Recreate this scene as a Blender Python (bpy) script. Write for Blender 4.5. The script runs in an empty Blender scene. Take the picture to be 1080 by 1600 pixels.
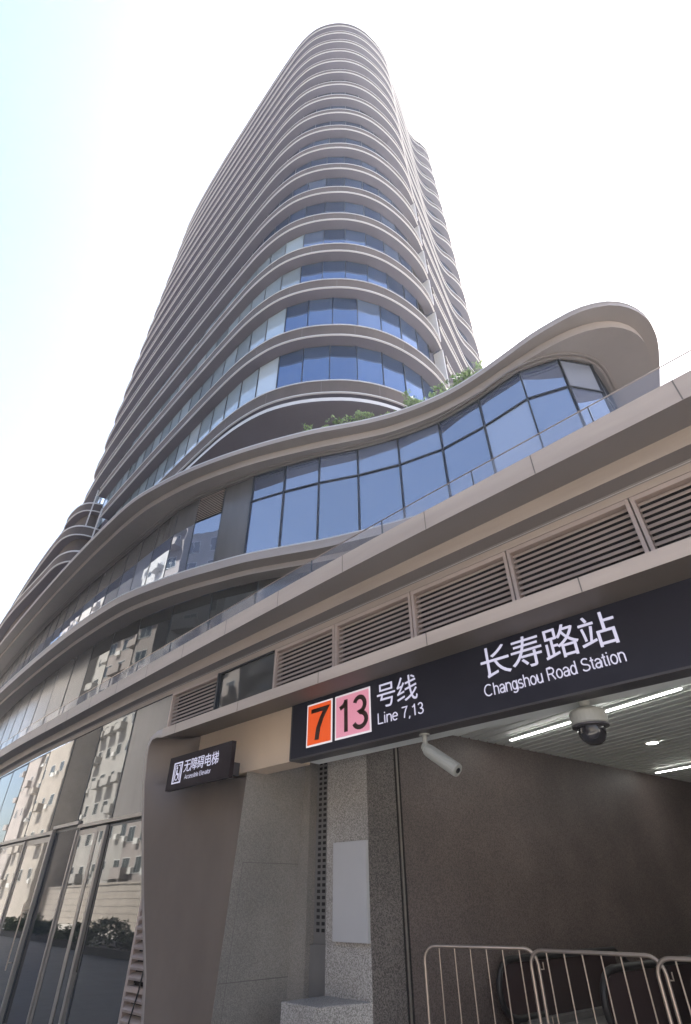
import bpy, bmesh, math, random
from math import sin, cos, tan, atan, atan2, pi, radians, hypot, sqrt
from mathutils import Vector, Matrix
random.seed(7)
SC = bpy.context.scene
COL = SC.collection

# ---------------------------------------------------------------- camera
EYE = Vector((0, 0, 1.6))
PITCH = atan(601/806.); ROLL = atan(7/1080.); YAW = radians(45.7)
_h = Vector((-cos(YAW), sin(YAW), 0)); _r = Vector((sin(YAW), cos(YAW), 0)); _z = Vector((0, 0, 1))
FWD = cos(PITCH)*_h + sin(PITCH)*_z
_u = -sin(PITCH)*_h + cos(PITCH)*_z
RGT = cos(ROLL)*_r - sin(ROLL)*_u
UPV = sin(ROLL)*_r + cos(ROLL)*_u
cam_d = bpy.data.cameras.new('camera'); cam = bpy.data.objects.new('camera', cam_d); COL.objects.link(cam)
cam.matrix_world = Matrix(((RGT.x, UPV.x, -FWD.x, EYE.x), (RGT.y, UPV.y, -FWD.y, EYE.y), (RGT.z, UPV.z, -FWD.z, EYE.z), (0, 0, 0, 1)))
cam_d.sensor_fit = 'VERTICAL'; cam_d.sensor_height = 24; cam_d.lens = 806/1600*24
cam_d.clip_start = 0.05; cam_d.clip_end = 3000
SC.camera = cam

# ---------------------------------------------------------------- sky, sun, exposure
SUN_AZ, SUN_EL = radians(103), radians(58)      # azimuth measured from +X
world = bpy.data.worlds.new('World'); SC.world = world; world.use_nodes = True
wn = world.node_tree.nodes; wl = world.node_tree.links
sky = wn.new('ShaderNodeTexSky'); sky.sky_type = 'NISHITA'; sky.sun_disc = False
sky.sun_elevation = SUN_EL; sky.sun_rotation = pi/2 - SUN_AZ
sky.air_density = 1.0; sky.dust_density = 2.2; sky.ozone_density = 1.0
wn['Background'].inputs['Strength'].default_value = 0.066
wl.new(sky.outputs['Color'], wn['Background'].inputs['Color'])
sun_d = bpy.data.lights.new('sun', 'SUN'); sun_d.energy = 5.0; sun_d.angle = radians(0.6); sun_d.color = (1, .95, .87)
sun = bpy.data.objects.new('sun', sun_d); COL.objects.link(sun)
_sd = Vector((cos(SUN_AZ)*cos(SUN_EL), sin(SUN_AZ)*cos(SUN_EL), sin(SUN_EL)))
sun.rotation_euler = _sd.to_track_quat('Z', 'Y').to_euler(); sun.location = (0, 0, 150)
vs = SC.view_settings; vs.view_transform = 'Standard'; vs.look = 'None'; vs.gamma = 1; vs.use_curve_mapping = False
vs.exposure = 2.75
SC.cycles.max_bounces = 8; SC.cycles.use_denoising = True

# ---------------------------------------------------------------- materials
def mat(name, base, rough=.5, metal=0., var=.0, vscale=2., bump=0., bscale=40., ior=1.5, stretch=None, emit=None, estr=0, coat=0, tint=None):
    m = bpy.data.materials.new(name); m.use_nodes = True
    nt = m.node_tree; n = nt.nodes; l = nt.links; b = n['Principled BSDF']
    b.inputs['Base Color'].default_value = (*base, 1); b.inputs['Roughness'].default_value = rough
    b.inputs['Metallic'].default_value = metal; b.inputs['IOR'].default_value = ior
    if tint: b.inputs['Specular Tint'].default_value = (*tint, 1)
    if coat: b.inputs['Coat Weight'].default_value = coat
    if emit: b.inputs['Emission Color'].default_value = (*emit, 1); b.inputs['Emission Strength'].default_value = estr
    tc = n.new('ShaderNodeTexCoord'); mp = n.new('ShaderNodeMapping'); l.new(tc.outputs['Object'], mp.inputs['Vector'])
    if stretch: mp.inputs['Scale'].default_value = stretch
    if var:
        t = n.new('ShaderNodeTexNoise'); t.inputs['Scale'].default_value = vscale; t.inputs['Detail'].default_value = 6; t.inputs['Roughness'].default_value = .62
        l.new(mp.outputs['Vector'], t.inputs['Vector'])
        r = n.new('ShaderNodeValToRGB'); r.color_ramp.elements[0].position = .3; r.color_ramp.elements[1].position = .72
        r.color_ramp.elements[0].color = (*[c*(1-var) for c in base], 1); r.color_ramp.elements[1].color = (*[min(1, c*(1+var)) for c in base], 1)
        l.new(t.outputs['Fac'], r.inputs['Fac']); l.new(r.outputs['Color'], b.inputs['Base Color'])
        mr = n.new('ShaderNodeMapRange'); mr.inputs['To Min'].default_value = max(0, rough-.08); mr.inputs['To Max'].default_value = min(1, rough+.1)
        l.new(t.outputs['Fac'], mr.inputs['Value']); l.new(mr.outputs['Result'], b.inputs['Roughness'])
    if bump:
        t2 = n.new('ShaderNodeTexNoise'); t2.inputs['Scale'].default_value = bscale; t2.inputs['Detail'].default_value = 3
        l.new(mp.outputs['Vector'], t2.inputs['Vector'])
        bp = n.new('ShaderNodeBump'); bp.inputs['Strength'].default_value = 1; bp.inputs['Distance'].default_value = bump
        l.new(t2.outputs['Fac'], bp.inputs['Height']); l.new(bp.outputs['Normal'], b.inputs['Normal'])
    return m

def glassy(name, dark, pale, rough, ior, tint, bump, bscale, mid=.6):
    """reflective glazing; a few sheets have a pale blind drawn behind them (random per sheet)"""
    m = mat(name, dark, rough, bump=bump, bscale=bscale, ior=ior, tint=tint); nt = m.node_tree; n = nt.nodes; l = nt.links
    g = n.new('ShaderNodeNewGeometry'); oi = n.new('ShaderNodeObjectInfo'); ad = n.new('ShaderNodeMath'); ad.operation = 'ADD'
    l.new(g.outputs['Random Per Island'], ad.inputs[0]); l.new(oi.outputs['Random'], ad.inputs[1])
    fr = n.new('ShaderNodeMath'); fr.operation = 'FRACT'; l.new(ad.outputs[0], fr.inputs[0])
    r = n.new('ShaderNodeValToRGB'); e = r.color_ramp.elements
    e[0].position = 0; e[0].color = (*[c*.6 for c in dark], 1); e[1].position = 1; e[1].color = (*pale, 1)
    k = e.new(mid); k.color = (*dark, 1); k = e.new(.93); k.color = (*[.8*c+.2*q for c, q in zip(dark, pale)], 1)
    l.new(fr.outputs[0], r.inputs['Fac']); l.new(r.outputs['Color'], n['Principled BSDF'].inputs['Base Color'])
    return m

def granite(name, a, b_, scale=60, rough=.55):
    m = mat(name, a, rough); nt = m.node_tree; n = nt.nodes; l = nt.links; b = n['Principled BSDF']
    tc = n.new('ShaderNodeTexCoord')
    v = n.new('ShaderNodeTexVoronoi'); v.inputs['Scale'].default_value = scale; l.new(tc.outputs['Object'], v.inputs['Vector'])
    t = n.new('ShaderNodeTexNoise'); t.inputs['Scale'].default_value = scale*.55; t.inputs['Detail'].default_value = 8; t.inputs['Roughness'].default_value = .8
    l.new(tc.outputs['Object'], t.inputs['Vector'])
    sp = n.new('ShaderNodeSeparateColor'); l.new(v.outputs['Color'], sp.inputs['Color'])
    mx = n.new('ShaderNodeMix'); mx.inputs['Factor'].default_value = .5
    l.new(sp.outputs['Red'], mx.inputs['A']); l.new(t.outputs['Fac'], mx.inputs['B'])
    r = n.new('ShaderNodeValToRGB'); r.color_ramp.elements[0].position = .3; r.color_ramp.elements[1].position = .7
    r.color_ramp.elements[0].color = (*b_, 1); r.color_ramp.elements[1].color = (*a, 1)
    l.new(mx.outputs['Result'], r.inputs['Fac'])
    big = n.new('ShaderNodeTexNoise'); big.inputs['Scale'].default_value = .9; big.inputs['Detail'].default_value = 4
    l.new(tc.outputs['Object'], big.inputs['Vector'])
    mr = n.new('ShaderNodeMapRange'); mr.inputs['From Min'].default_value = .3; mr.inputs['From Max'].default_value = .7; mr.inputs['To Min'].default_value = .8; mr.inputs['To Max'].default_value = 1.15
    l.new(big.outputs['Fac'], mr.inputs['Value'])
    hsv = n.new('ShaderNodeHueSaturation'); l.new(r.outputs['Color'], hsv.inputs['Color']); l.new(mr.outputs['Result'], hsv.inputs['Value'])
    l.new(hsv.outputs['Color'], b.inputs['Base Color'])
    return m

M = {}
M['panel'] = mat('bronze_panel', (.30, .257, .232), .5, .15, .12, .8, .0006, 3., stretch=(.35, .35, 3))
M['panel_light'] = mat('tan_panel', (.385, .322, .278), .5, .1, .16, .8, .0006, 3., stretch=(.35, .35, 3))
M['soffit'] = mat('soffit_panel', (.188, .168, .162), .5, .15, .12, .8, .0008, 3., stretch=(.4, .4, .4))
M['tower_band'] = mat('tower_band_panel', (.088, .069, .062), .7, 0, .2, .6, ior=1.35, stretch=(1, 1, .25))
M['tower_soffit'] = mat('tower_soffit_panel', (.102, .094, .118), .75, 0, .12, .3, ior=1.35)
M['trim'] = mat('pale_aluminium_trim', (.50, .485, .49), .55, .1)
M['seam'] = mat('seam_shadow_gap', (.13, .115, .105), .7)
M['glass'] = glassy('tower_glass', (.025, .05, .105), (.08, .11, .17), .02, 3.1, (.50, .66, .98), .003, .35)
M['sheen_glass'] = glassy('glass_with_painted_sheen', (.27, .34, .40), (.42, .48, .54), .03, 2.6, (.9, .95, 1), .002, .35)  # pale colour stands in for sky reflected at a grazing angle
M['glass3'] = glassy('podium_glass', (.07, .09, .155), (.20, .22, .28), .015, 3.3, (.80, .88, 1), .005, .5, .45)
M['glass1'] = glassy('street_glass', (.034, .033, .031), (.085, .08, .074), .02, 1.66, (.92, .96, 1), .002, .6)
M['darkpanel'] = mat('grey_glass_panel', (.085, .08, .08), .22, 0, .2, .8, ior=1.6, stretch=(1, 1, .2))
M['mullion'] = mat('dark_mullion', (.025, .028, .035), .4, .3)
M['frame'] = mat('bronze_frame', (.27, .24, .21), .4, .4, .1, 2)
M['louvre'] = mat('louvre_slats', (.40, .32, .28), .45, .15, .1, 1.5)
M['void'] = mat('dark_void', (.018, .017, .017), .9)
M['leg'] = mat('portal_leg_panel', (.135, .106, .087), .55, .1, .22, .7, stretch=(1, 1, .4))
M['lintel'] = mat('tan_lintel_panel', (.60, .47, .35), .45, .1, .08, .9)
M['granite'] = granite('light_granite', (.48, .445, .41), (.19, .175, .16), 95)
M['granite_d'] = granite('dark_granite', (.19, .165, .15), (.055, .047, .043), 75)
M['granite_in'] = granite('falloff_shaded_granite', (.165, .130, .118), (.08, .063, .057), 75)  # stone darkened and reddened in colour for the light falling off inside
M['granite_w'] = granite('smooth_granite', (.27, .245, .22), (.17, .155, .137), 100)
M['interior'] = mat('interior_wall', (.11, .082, .078), .6, 0, .2, .7)
M['ceiling'] = mat('ceiling_slats', (.66, .68, .65), .5, .1, .06, 1)
M['sign'] = mat('sign_face', (.018, .018, .029), .5, 0, .15, .8, ior=1.35)
M['signbox'] = mat('sign_casing', (.06, .055, .06), .4, .2, .1, 2)
M['esign'] = mat('elevator_sign_casing', (.022, .015, .016), .75, 0, .1, 2, ior=1.25)
M['white_e'] = mat('lit_white_lettering', (.25, .25, .3), .4, emit=(.78, .76, 1.0), estr=.098)
M['white_b'] = mat('lit_white_border', (.3, .28, .3), .4, emit=(.95, .90, .95), estr=.10)
M['orange'] = mat('lit_orange_badge', (.3, .05, .015), .4, emit=(.70, .085, .012), estr=.13)
M['pink'] = mat('lit_pink_badge', (.4, .16, .22), .4, emit=(.80, .33, .44), estr=.09)
M['ink'] = mat('black_numeral', (.035, .018, .015), .5)
M['lamp'] = mat('tube_light', (.9, .9, .9), .4, emit=(1, 1, .95), estr=5)
M['white'] = mat('white_board', (.44, .43, .43), .45, 0, .06, .8)
M['camwhite'] = mat('camera_housing', (.30, .30, .275), .45, 0, .05, 3)
M['dome'] = mat('smoked_dome', (.02, .018, .02), .08, 0, ior=1.6)
M['steel'] = mat('stainless_tube', (.40, .33, .28), .30, .8, .12, 4)
M['perf'] = mat('perforated_metal', (.21, .20, .195), .45, .4, .1, 2)
M['hole'] = mat('perforation', (.015, .014, .014), .9)
M['rubber'] = mat('black_handrail', (.016, .014, .014), .45)
M['escpanel'] = mat('escalator_panel', (.05, .035, .035), .12, 0, ior=1.5)
M['cable'] = mat('black_cable', (.012, .012, .012), .6)
M['pave'] = mat('pavement_stone', (.36, .34, .315), .75, 0, .15, 1.5, .003, 30)
M['road'] = mat('asphalt', (.05, .05, .052), .85, 0, .2, 3, .004, 60)
M['paint'] = mat('road_paint', (.75, .75, .73), .7, 0, .1, 3)
M['leafa'] = mat('leaf_green', (.17, .25, .10), .6, 0, .4, 4)
M['leafb'] = mat('leaf_dark', (.09, .15, .065), .6, 0, .3, 4)
M['bark'] = mat('bark', (.10, .075, .055), .85, 0, .3, 8)
M['stone_tan'] = mat('tan_render', (.34, .305, .265), .8, 0, .16, .5)
M['stone_cream'] = mat('cream_render', (.35, .335, .31), .8, 0, .18, .4)
M['stone_pink'] = mat('pinkish_render', (.32, .285, .265), .8, 0, .18, .4)
M['win'] = mat('apartment_glass', (.03, .04, .045), .06, 0, ior=1.6)
M['winframe'] = mat('apartment_window_frame', (.62, .62, .60), .5)
M['acunit'] = mat('ac_unit_casing', (.68, .67, .63), .5, 0, .08, 3)

# ---------------------------------------------------------------- helpers
class MB:
    """collects faces for ONE mesh object"""
    def __init__(s): s.v = []; s.f = []; s.m = []
    def face(s, pts, mi=0):
        i = len(s.v); s.v += [tuple(p) for p in pts]; s.f.append(tuple(range(i, i+len(pts)))); s.m.append(mi)
    def rows(s, rows, mi=0, loop=False, ring=False):
        n = len(rows[0]); base = len(s.v)
        for r in rows: s.v += [tuple(p) for p in r]
        R = len(rows)
        for a in range(R if loop else R-1):
            b = (a+1) % R
            for k in range(n if ring else n-1):
                k2 = (k+1) % n
                s.f.append((base+a*n+k, base+a*n+k2, base+b*n+k2, base+b*n+k)); s.m.append(mi[a] if isinstance(mi, (list, tuple)) else mi)
    def box(s, x0, x1, y0, y1, z0, z1, mi=0):
        P = [(x0,y0,z0),(x1,y0,z0),(x1,y1,z0),(x0,y1,z0),(x0,y0,z1),(x1,y0,z1),(x1,y1,z1),(x0,y1,z1)]
        i = len(s.v); s.v += P
        for f in ((0,3,2,1),(4,5,6,7),(0,1,5,4),(1,2,6,5),(2,3,7,6),(3,0,4,7)): s.f.append(tuple(i+k for k in f)); s.m.append(mi)
    def obox(s, c, ux, uy, uz, mi=0):
        """oriented box: centre and three half-axis vectors"""
        c = Vector(c); ux = Vector(ux); uy = Vector(uy); uz = Vector(uz)
        P = [c+a*ux+b*uy+d*uz for d in (-1, 1) for a, b in ((-1,-1),(1,-1),(1,1),(-1,1))]
        i = len(s.v); s.v += [tuple(p) for p in P]
        for f in ((0,3,2,1),(4,5,6,7),(0,1,5,4),(1,2,6,5),(2,3,7,6),(3,0,4,7)): s.f.append(tuple(i+k for k in f)); s.m.append(mi)
    def wallbox(s, p, q, z0, z1, t0, t1, mi=0):
        """box along the plan segment p-q, from t0 to t1 across it (positive t is to the right of p->q)"""
        p = Vector((p[0], p[1], 0)); q = Vector((q[0], q[1], 0)); d = (q-p); L = d.length; d.normalize(); nrm = Vector((d.y, -d.x, 0))
        c = (p+q)/2 + nrm*(t0+t1)/2; c.z = (z0+z1)/2
        s.obox(c, d*L/2, nrm*(t1-t0)/2, Vector((0, 0, (z1-z0)/2)), mi)
    def tube(s, pts, r, n=8, mi=0, cap=True):
        pts = [Vector(p) for p in pts]; rings = []
        prev = None
        for i, p in enumerate(pts):
            t = (pts[min(i+1, len(pts)-1)] - pts[max(i-1, 0)]).normalized()
            if prev is None:
                a = t.orthogonal().normalized()
            else:
                a = (prev - t*prev.dot(t)).normalized()
            prev = a; b = t.cross(a)
            rr = r[i] if isinstance(r, (list, tuple)) else r
            rings.append([p + rr*(cos(2*pi*k/n)*a + sin(2*pi*k/n)*b) for k in range(n)])
        s.rows(rings, mi, ring=True)
        if cap: s.face(rings[0][::-1], mi); s.face(rings[-1], mi)
    def lathe(s, c, prof, n=20, mi=0):
        rings = [[(c[0]+r*cos(2*pi*k/n), c[1]+r*sin(2*pi*k/n), c[2]+z) for k in range(n)] for r, z in prof]
        s.rows(rings, mi, ring=True)
    def build(s, name, mats, parent=None, smooth=False, loc=None):
        me = bpy.data.meshes.new(name); me.from_pydata(s.v, [], s.f)
        for m in (mats if isinstance(mats, (list, tuple)) else [mats]): me.materials.append(m)
        me.polygons.foreach_set('material_index', s.m)
        if smooth: me.polygons.foreach_set('use_smooth', [True]*len(me.polygons))
        bm = bmesh.new(); bm.from_mesh(me); bmesh.ops.recalc_face_normals(bm, faces=bm.faces[:]); bm.to_mesh(me); bm.free()
        me.update()
        o = bpy.data.objects.new(name, me); COL.objects.link(o)
        if parent: o.parent = parent
        if loc: o.location = loc
        return o

def tag(o, label=None, cat=None, group=None, kind=None):
    if label: o['label'] = label
    if cat: o['category'] = cat
    if group: o['group'] = group
    if kind: o['kind'] = kind
    return o
def thing(name, label, cat, group=None, loc=(0, 0, 0)):
    o = bpy.data.objects.new(name, None); COL.objects.link(o); o.location = loc; o.empty_display_size = .2
    return tag(o, label, cat, group)

def spline(P, step=.4, closed=False):
    """Catmull-Rom through plan points, resampled"""
    P = [Vector((p[0], p[1])) for p in P]; n = len(P); out = []
    segs = n if closed else n-1
    for i in range(segs):
        p1, p2 = P[i], P[(i+1) % n]
        p0 = P[(i-1) % n] if closed or i > 0 else 2*p1-p2
        p3 = P[(i+2) % n] if closed or i+2 < n else 2*p2-p1
        # centripetal-ish tangents scaled to this chord keep the curve from overshooting
        L = (p2-p1).length
        m1 = (p2-p0)*(L/max(1e-6, (p1-p0).length+L)); m2 = (p3-p1)*(L/max(1e-6, (p3-p2).length+L))
        k = max(1, int(L/step+.5))
        for j in range(k):
            t = j/k; t2 = t*t; t3 = t2*t
            out.append((2*t3-3*t2+1)*p1+(t3-2*t2+t)*m1+(-2*t3+3*t2)*p2+(t3-t2)*m2)
    if not closed: out.append(P[-1])
    return out
def resample(L, n):
    acc = [0]
    for a, b in zip(L, L[1:]): acc.append(acc[-1]+(b-a).length)
    out = []; j = 0
    for i in range(n):
        t = acc[-1]*i/(n-1)
        while j < len(L)-2 and acc[j+1] < t: j += 1
        d = acc[j+1]-acc[j]; out.append(L[j].lerp(L[j+1], (t-acc[j])/d if d > 0 else 0))
    return out
def anchored(L, anchors, counts):
    """resample piecewise between the points of L nearest to the anchors, so that matching stretches line up"""
    ix = [0]+[min(range(len(L)), key=lambda i: (L[i]-Vector(a_)).length) for a_ in anchors]+[len(L)-1]; out = []
    for a_, c_, n in zip(ix, ix[1:], counts): out += resample(L[a_:c_+1], n+1)[:-1]
    return out+[L[-1]]
def offset(L, o, closed=False):
    """positive o moves to the left of travel"""
    n = len(L); out = []
    for i in range(n):
        a = L[(i-1) % n] if closed or i > 0 else L[0]; b = L[(i+1) % n] if closed or i < n-1 else L[-1]
        t = (b-a).normalized(); out.append(L[i]+o*Vector((-t.y, t.x)))
    return out
def at(L, z): return [(p.x, p.y, z) for p in L]
def length(L): return sum((b-a).length for a, b in zip(L, L[1:]))
def walk(L, spacing, start=0.):
    """points every <spacing> metres along a polyline, with the tangent"""
    out = []; acc = 0; t = start
    for a, b in zip(L, L[1:]):
        d = (b-a).length
        while d > 0 and acc+d >= t:
            out.append((a.lerp(b, (t-acc)/d), (b-a).normalized())); t += spacing
        acc += d
    return out
def glyphs(name, body, s0, s1, zbase, height, y, material, parent, bold=.012):
    """Chinese characters, one part each, upright on a plane y = const facing -Y; pitch fits s0..s1"""
    pitch = (s1-s0)/len(body)
    for i, ch in enumerate(body):
        c = bpy.data.curves.new(name, 'FONT'); c.body = ch; c.resolution_u = 4
        o = bpy.data.objects.new(name, c); COL.objects.link(o)
        dg = bpy.context.evaluated_depsgraph_get(); dg.update()
        me = bpy.data.meshes.new_from_object(o.evaluated_get(dg)); bpy.data.objects.remove(o)
        k = height/.92; wx = pitch*.96/.93; yc = -.12+.0
        b = MB(); q = 0
        for dx, dz in ((0, 0), (bold, 0), (-bold, 0), (0, bold), (0, -bold)):
            for f in me.polygons:
                pts = [me.vertices[v].co for v in f.vertices]
                b.face([(s0+pitch*(i+.02)+p.x*wx+dx*pitch, y-.004-q*.0004, zbase+(p.y-yc)*k+dz*height) for p in pts])
            q += 1
        b.build(name, material, parent)
def arc(cx, cy, rx, ry, a0, a1, n=14):
    return [(cx+rx*cos(radians(a0+(a1-a0)*k/n)), cy+ry*sin(radians(a0+(a1-a0)*k/n))) for k in range(n+1)]
GL = {
 'C': (.92, [arc(.46, .5, .40, .45, 48, 312, 22)]), 'h': (.60, [[(.09, 0), (.09, 1)], [(.09, .42)]+arc(.30, .46, .21, .23, 160, 0)+[(.51, 0)]]),
 'n': (.60, [[(.09, 0), (.09, .74)], [(.09, .42)]+arc(.30, .46, .21, .23, 160, 0)+[(.51, 0)]]),
 'a': (.60, [[(.50, 0), (.49, .1), (.49, .48)]+arc(.28, .48, .21, .21, 0, 160), arc(.26, .21, .19, .17, 60, 360+0, 18), [(.49, .40), (.34, .375)]]),
 'g': (.60, [arc(.28, .37, .20, .32, 0, 360, 22), [(.50, .74), (.50, -.02)]+arc(.28, -.02, .22, .19, 0, -150)]),
 's': (.52, [arc(.26, .53, .18, .15, 30, 250)+arc(.26, .20, .20, .17, 80, -150)]), 'o': (.60, [arc(.30, .36, .23, .33, 0, 360, 24)]),
 'u': (.60, [[(.51, .74), (.51, 0)], [(.09, .74), (.09, .27)]+arc(.29, .27, .20, .23, 180, 350)]),
 'R': (.78, [[(.1, 0), (.1, 1)], [(.1, .95), (.42, .95)]+arc(.42, .715, .23, .235, 90, -90)+[(.1, .48)], [(.42, .48), (.68, 0)]]),
 'd': (.60, [arc(.29, .36, .21, .33, 0, 360, 22), [(.51, 0), (.51, 1)]]), 'b': (.60, [arc(.31, .36, .21, .33, 0, 360, 22), [(.09, 0), (.09, 1)]]),
 'S': (.74, [arc(.37, .73, .26, .22, 30, 255)+arc(.37, .265, .29, .22, 75, -160)]), 't': (.34, [[(.17, .93), (.17, .15), (.20, .07), (.31, .05)], [(.02, .69), (.31, .69)]]),
 'i': (.26, [[(.13, 0), (.13, .74)], [(.13, .88), (.13, 1)]]), 'l': (.26, [[(.13, 0), (.13, 1)]]), 'L': (.64, [[(.1, 1), (.1, .055), (.6, .055)]]),
 'e': (.60, [[(.07, .375), (.52, .375)], arc(.30, .36, .23, .33, 0, 318, 22)]), 'c': (.55, [arc(.30, .36, .23, .33, 42, 318, 20)]),
 '7': (.60, [[(.04, .945), (.54, .945), (.40, .68), (.29, .38), (.24, 0)]]), '1': (.60, [[(.36, 0), (.36, 1)], [(.36, .93), (.28, .82), (.13, .75)]]),
 '3': (.60, [arc(.28, .725, .19, .225, 160, -85)+arc(.28, .26, .23, .22, 80, -160)]), ',': (.30, [[(.15, .07), (.15, -.02), (.09, -.16)]]),
 'A': (.74, [[(.02, 0), (.37, 1), (.72, 0)], [(.13, .30), (.61, .30)]]), 'E': (.68, [[(.62, .945), (.1, .945), (.1, .055), (.63, .055)], [(.1, .52), (.58, .52)]]),
 'v': (.54, [[(.03, .74), (.27, .03), (.51, .74)]]), 'r': (.36, [[(.09, 0), (.09, .74)], [(.09, .4), (.14, .6), (.24, .68), (.34, .67)]]), ' ': (.34, [])}
def text(name, body, s0, s1, zbase, height, y, material, parent, w=.108):
    """grotesque lettering drawn with strokes, one part per word, fitted from s0 to s1"""
    total = sum(GL[c][0] for c in body); kx = (s1-s0)/total; x = 0; q = 0; b = MB()
    hw = w/2
    for ch in body+' ':
        if ch == ' ' and b.f: b.build(name, material, parent); b = MB()
        adv, strokes = GL[ch]
        for st_ in strokes:
            q += 1; P = [Vector(p) for p in st_]; n = len(P); closed = (P[0]-P[-1]).length < 1e-4
            L = []; R_ = []
            for i in range(n):
                a_ = P[i-1] if i else (P[-2] if closed else None); c_ = P[i+1] if i < n-1 else (P[1] if closed else None)
                t0 = (P[i]-a_).normalized() if a_ is not None else (c_-P[i]).normalized()
                t1 = (c_-P[i]).normalized() if c_ is not None else t0
                t = (t0+t1).normalized(); m_ = hw/max(.5, t.dot(t1)); nn = Vector((-t.y, t.x))*m_
                L.append(P[i]+nn); R_.append(P[i]-nn)
            yy = y-.004-(q % 4)*.0005
            f = lambda v: (s0+(x+v.x)*kx, yy, zbase+v.y*height)
            b.rows([[f(v) for v in L], [f(v) for v in R_]])
        x += adv

GZ = -0.95     # street level (the entrance floor is z = 0)

# ---------------------------------------------------------------- ground
def sheet(name, x0, x1, y0, y1, z, m):
    b = MB(); b.face([(x0,y0,z),(x1,y0,z),(x1,y1,z),(x0,y1,z)]); return tag(b.build(name, m), kind='structure')
sheet('ground', -280, 280, -280, 280, GZ-.16, M['pave'])
sheet('road', -279, 279, -12, -3.6, GZ-.15, M['road'])
def slab(name, x0, x1, y0, y1, z0, z1, m):
    b = MB(); b.box(x0, x1, y0, y1, z0, z1); return tag(b.build(name, m), kind='structure')
slab('pavement', -278, 278, -3.6, 60, GZ-.30, GZ, M['pave'])
slab('pavement', -278, 278, -19, -12, GZ-.30, GZ, M['pave'])
b = MB()
for k in range(-30, 30): b.box(k*6, k*6+3, -7.87, -7.73, GZ-.149, GZ-.145)
tag(b.build('road_marking', M['paint']), kind='structure')

# ---------------------------------------------------------------- podium building
pod = thing('podium_building', 'curved glass and bronze podium with stacked overhanging cornices behind the station entrance', 'building')
# plan curves, left to right
WALL1 = spline([(-75, 13.5), (-60, 11.0), (-45, 9.0), (-34, 7.7), (-23.7, 6.9), (-19, 6.68), (-14.6, 6.53), (-11, 6.5), (-5, 6.5), (14, 6.5)], .5)
PAR = spline([(-75, 12.6), (-60, 10.1), (-45, 8.2), (-34, 7.05), (-24.7, 6.33), (-18, 6.08), (-13.2, 5.9), (-9, 5.76), (-5, 5.66), (0, 5.65), (14, 5.65)], .5)
T2 = spline([(-75, 12.5), (-50, 9.0), (-40, 7.75), (-33.75, 7.1), (-27.7, 6.7), (-23.4, 6.52), (-21, 6.5), (-18.74, 6.57), (-17.6, 6.72), (-16.16, 7.02), (-15.02, 7.32), (-13.9, 7.69), (-12.67, 8.13), (-11.43, 8.72), (-10.3, 9.3), (-8.92, 9.88), (-7.9, 10.25), (-6.5, 10.65), (-4.9, 10.8), (-3.4, 10.7), (-2.1, 11.0), (-1.2, 11.7), (-.9, 12.6), (-.95, 14), (-1.2, 22)], .4)
T3 = spline([(-75, 12.0), (-50, 8.4), (-39.9, 7.4), (-32.75, 6.8), (-26.45, 6.36), (-21.8, 6.15), (-18.8, 6.12), (-16.9, 6.38), (-15.1, 6.8), (-12.78, 7.6), (-10.41, 8.68), (-8.8, 9.62), (-7.97, 10.05), (-7.2, 10.36), (-6.1, 10.68), (-5.2, 10.82), (-4.3, 10.84), (-3.4, 10.8), (-2.5, 10.75), (-1.6, 10.82), (-1.0, 10.95), (-.4, 11.3), (0, 11.82), (.22, 12.49), (.24, 13.2), (.09, 13.95), (-.33, 15.3), (-1.2, 18), (-3, 24)], .3)
MUL = [(-1.707, .639), (-1.585, .637), (-1.449, .636), (-1.337, .651), (-1.223, .680), (-1.110, .713), (-.999, .753), (-.891, .800), (-.783, .858), (-.665, .909), (-.539, .944), (-.408, .951), (-.280, .945), (-.189, .98), (-.137, 1.057), (-.142, 1.19), (-.16, 1.33), (-.20, 1.6), (-.30, 2.0)]
MUL = [Vector((a*12, c*12)) for a, c in MUL]
LEFT3 = spline([(-75, 13.6), (-50, 9.9), (-40, 8.75), (-33, 8.15), (-27, 7.8), tuple(MUL[0])], .3)
ext = [p for p, t in walk(LEFT3[::-1], 1.46, 1.46)][:24]
W3 = ext[::-1] + MUL
W3c = spline([tuple(p) for p in W3], .3)
CNT = [120, 60, 50, 24]; N = sum(CNT)+1
t3 = anchored(T3, [(-21.8, 6.15), (-2.5, 10.75), (.09, 13.95)], CNT)
S3 = anchored(spline([(-75, 12.45), (-50, 8.85), (-39.9, 7.85), (-32.75, 7.25), (-26.4, 6.82), (-21.8, 6.62), (-18.8, 6.62), (-16.9, 6.85), (-15.1, 7.25), (-12.79, 8.05), (-10.46, 9.16), (-8.23, 10.36), (-7.3, 10.7), (-6.23, 10.98), (-4.95, 11.13), (-3.7, 11.12), (-2.7, 11.12), (-1.9, 11.2), (-1.2, 11.4), (-.6, 11.8), (-.25, 12.35), (-.12, 13.0), (-.25, 14), (-.6, 15.3), (-1.6, 18), (-3.2, 24)], .3), [(-21.8, 6.62), (-2.9, 11.12), (-.25, 14)], CNT)
LW3 = anchored([p for p in LEFT3 if p.x < W3c[0].x-.2] + W3c, [(-21.5, 7.66), (-3.36, 11.34), (-1.70, 14.28)], CNT)
b = MB()
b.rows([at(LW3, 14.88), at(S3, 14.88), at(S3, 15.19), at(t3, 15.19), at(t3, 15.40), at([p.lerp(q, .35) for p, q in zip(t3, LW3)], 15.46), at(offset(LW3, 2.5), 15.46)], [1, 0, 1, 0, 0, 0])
c3 = b.build('cornice', [M['panel'], M['soffit']], pod)
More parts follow.
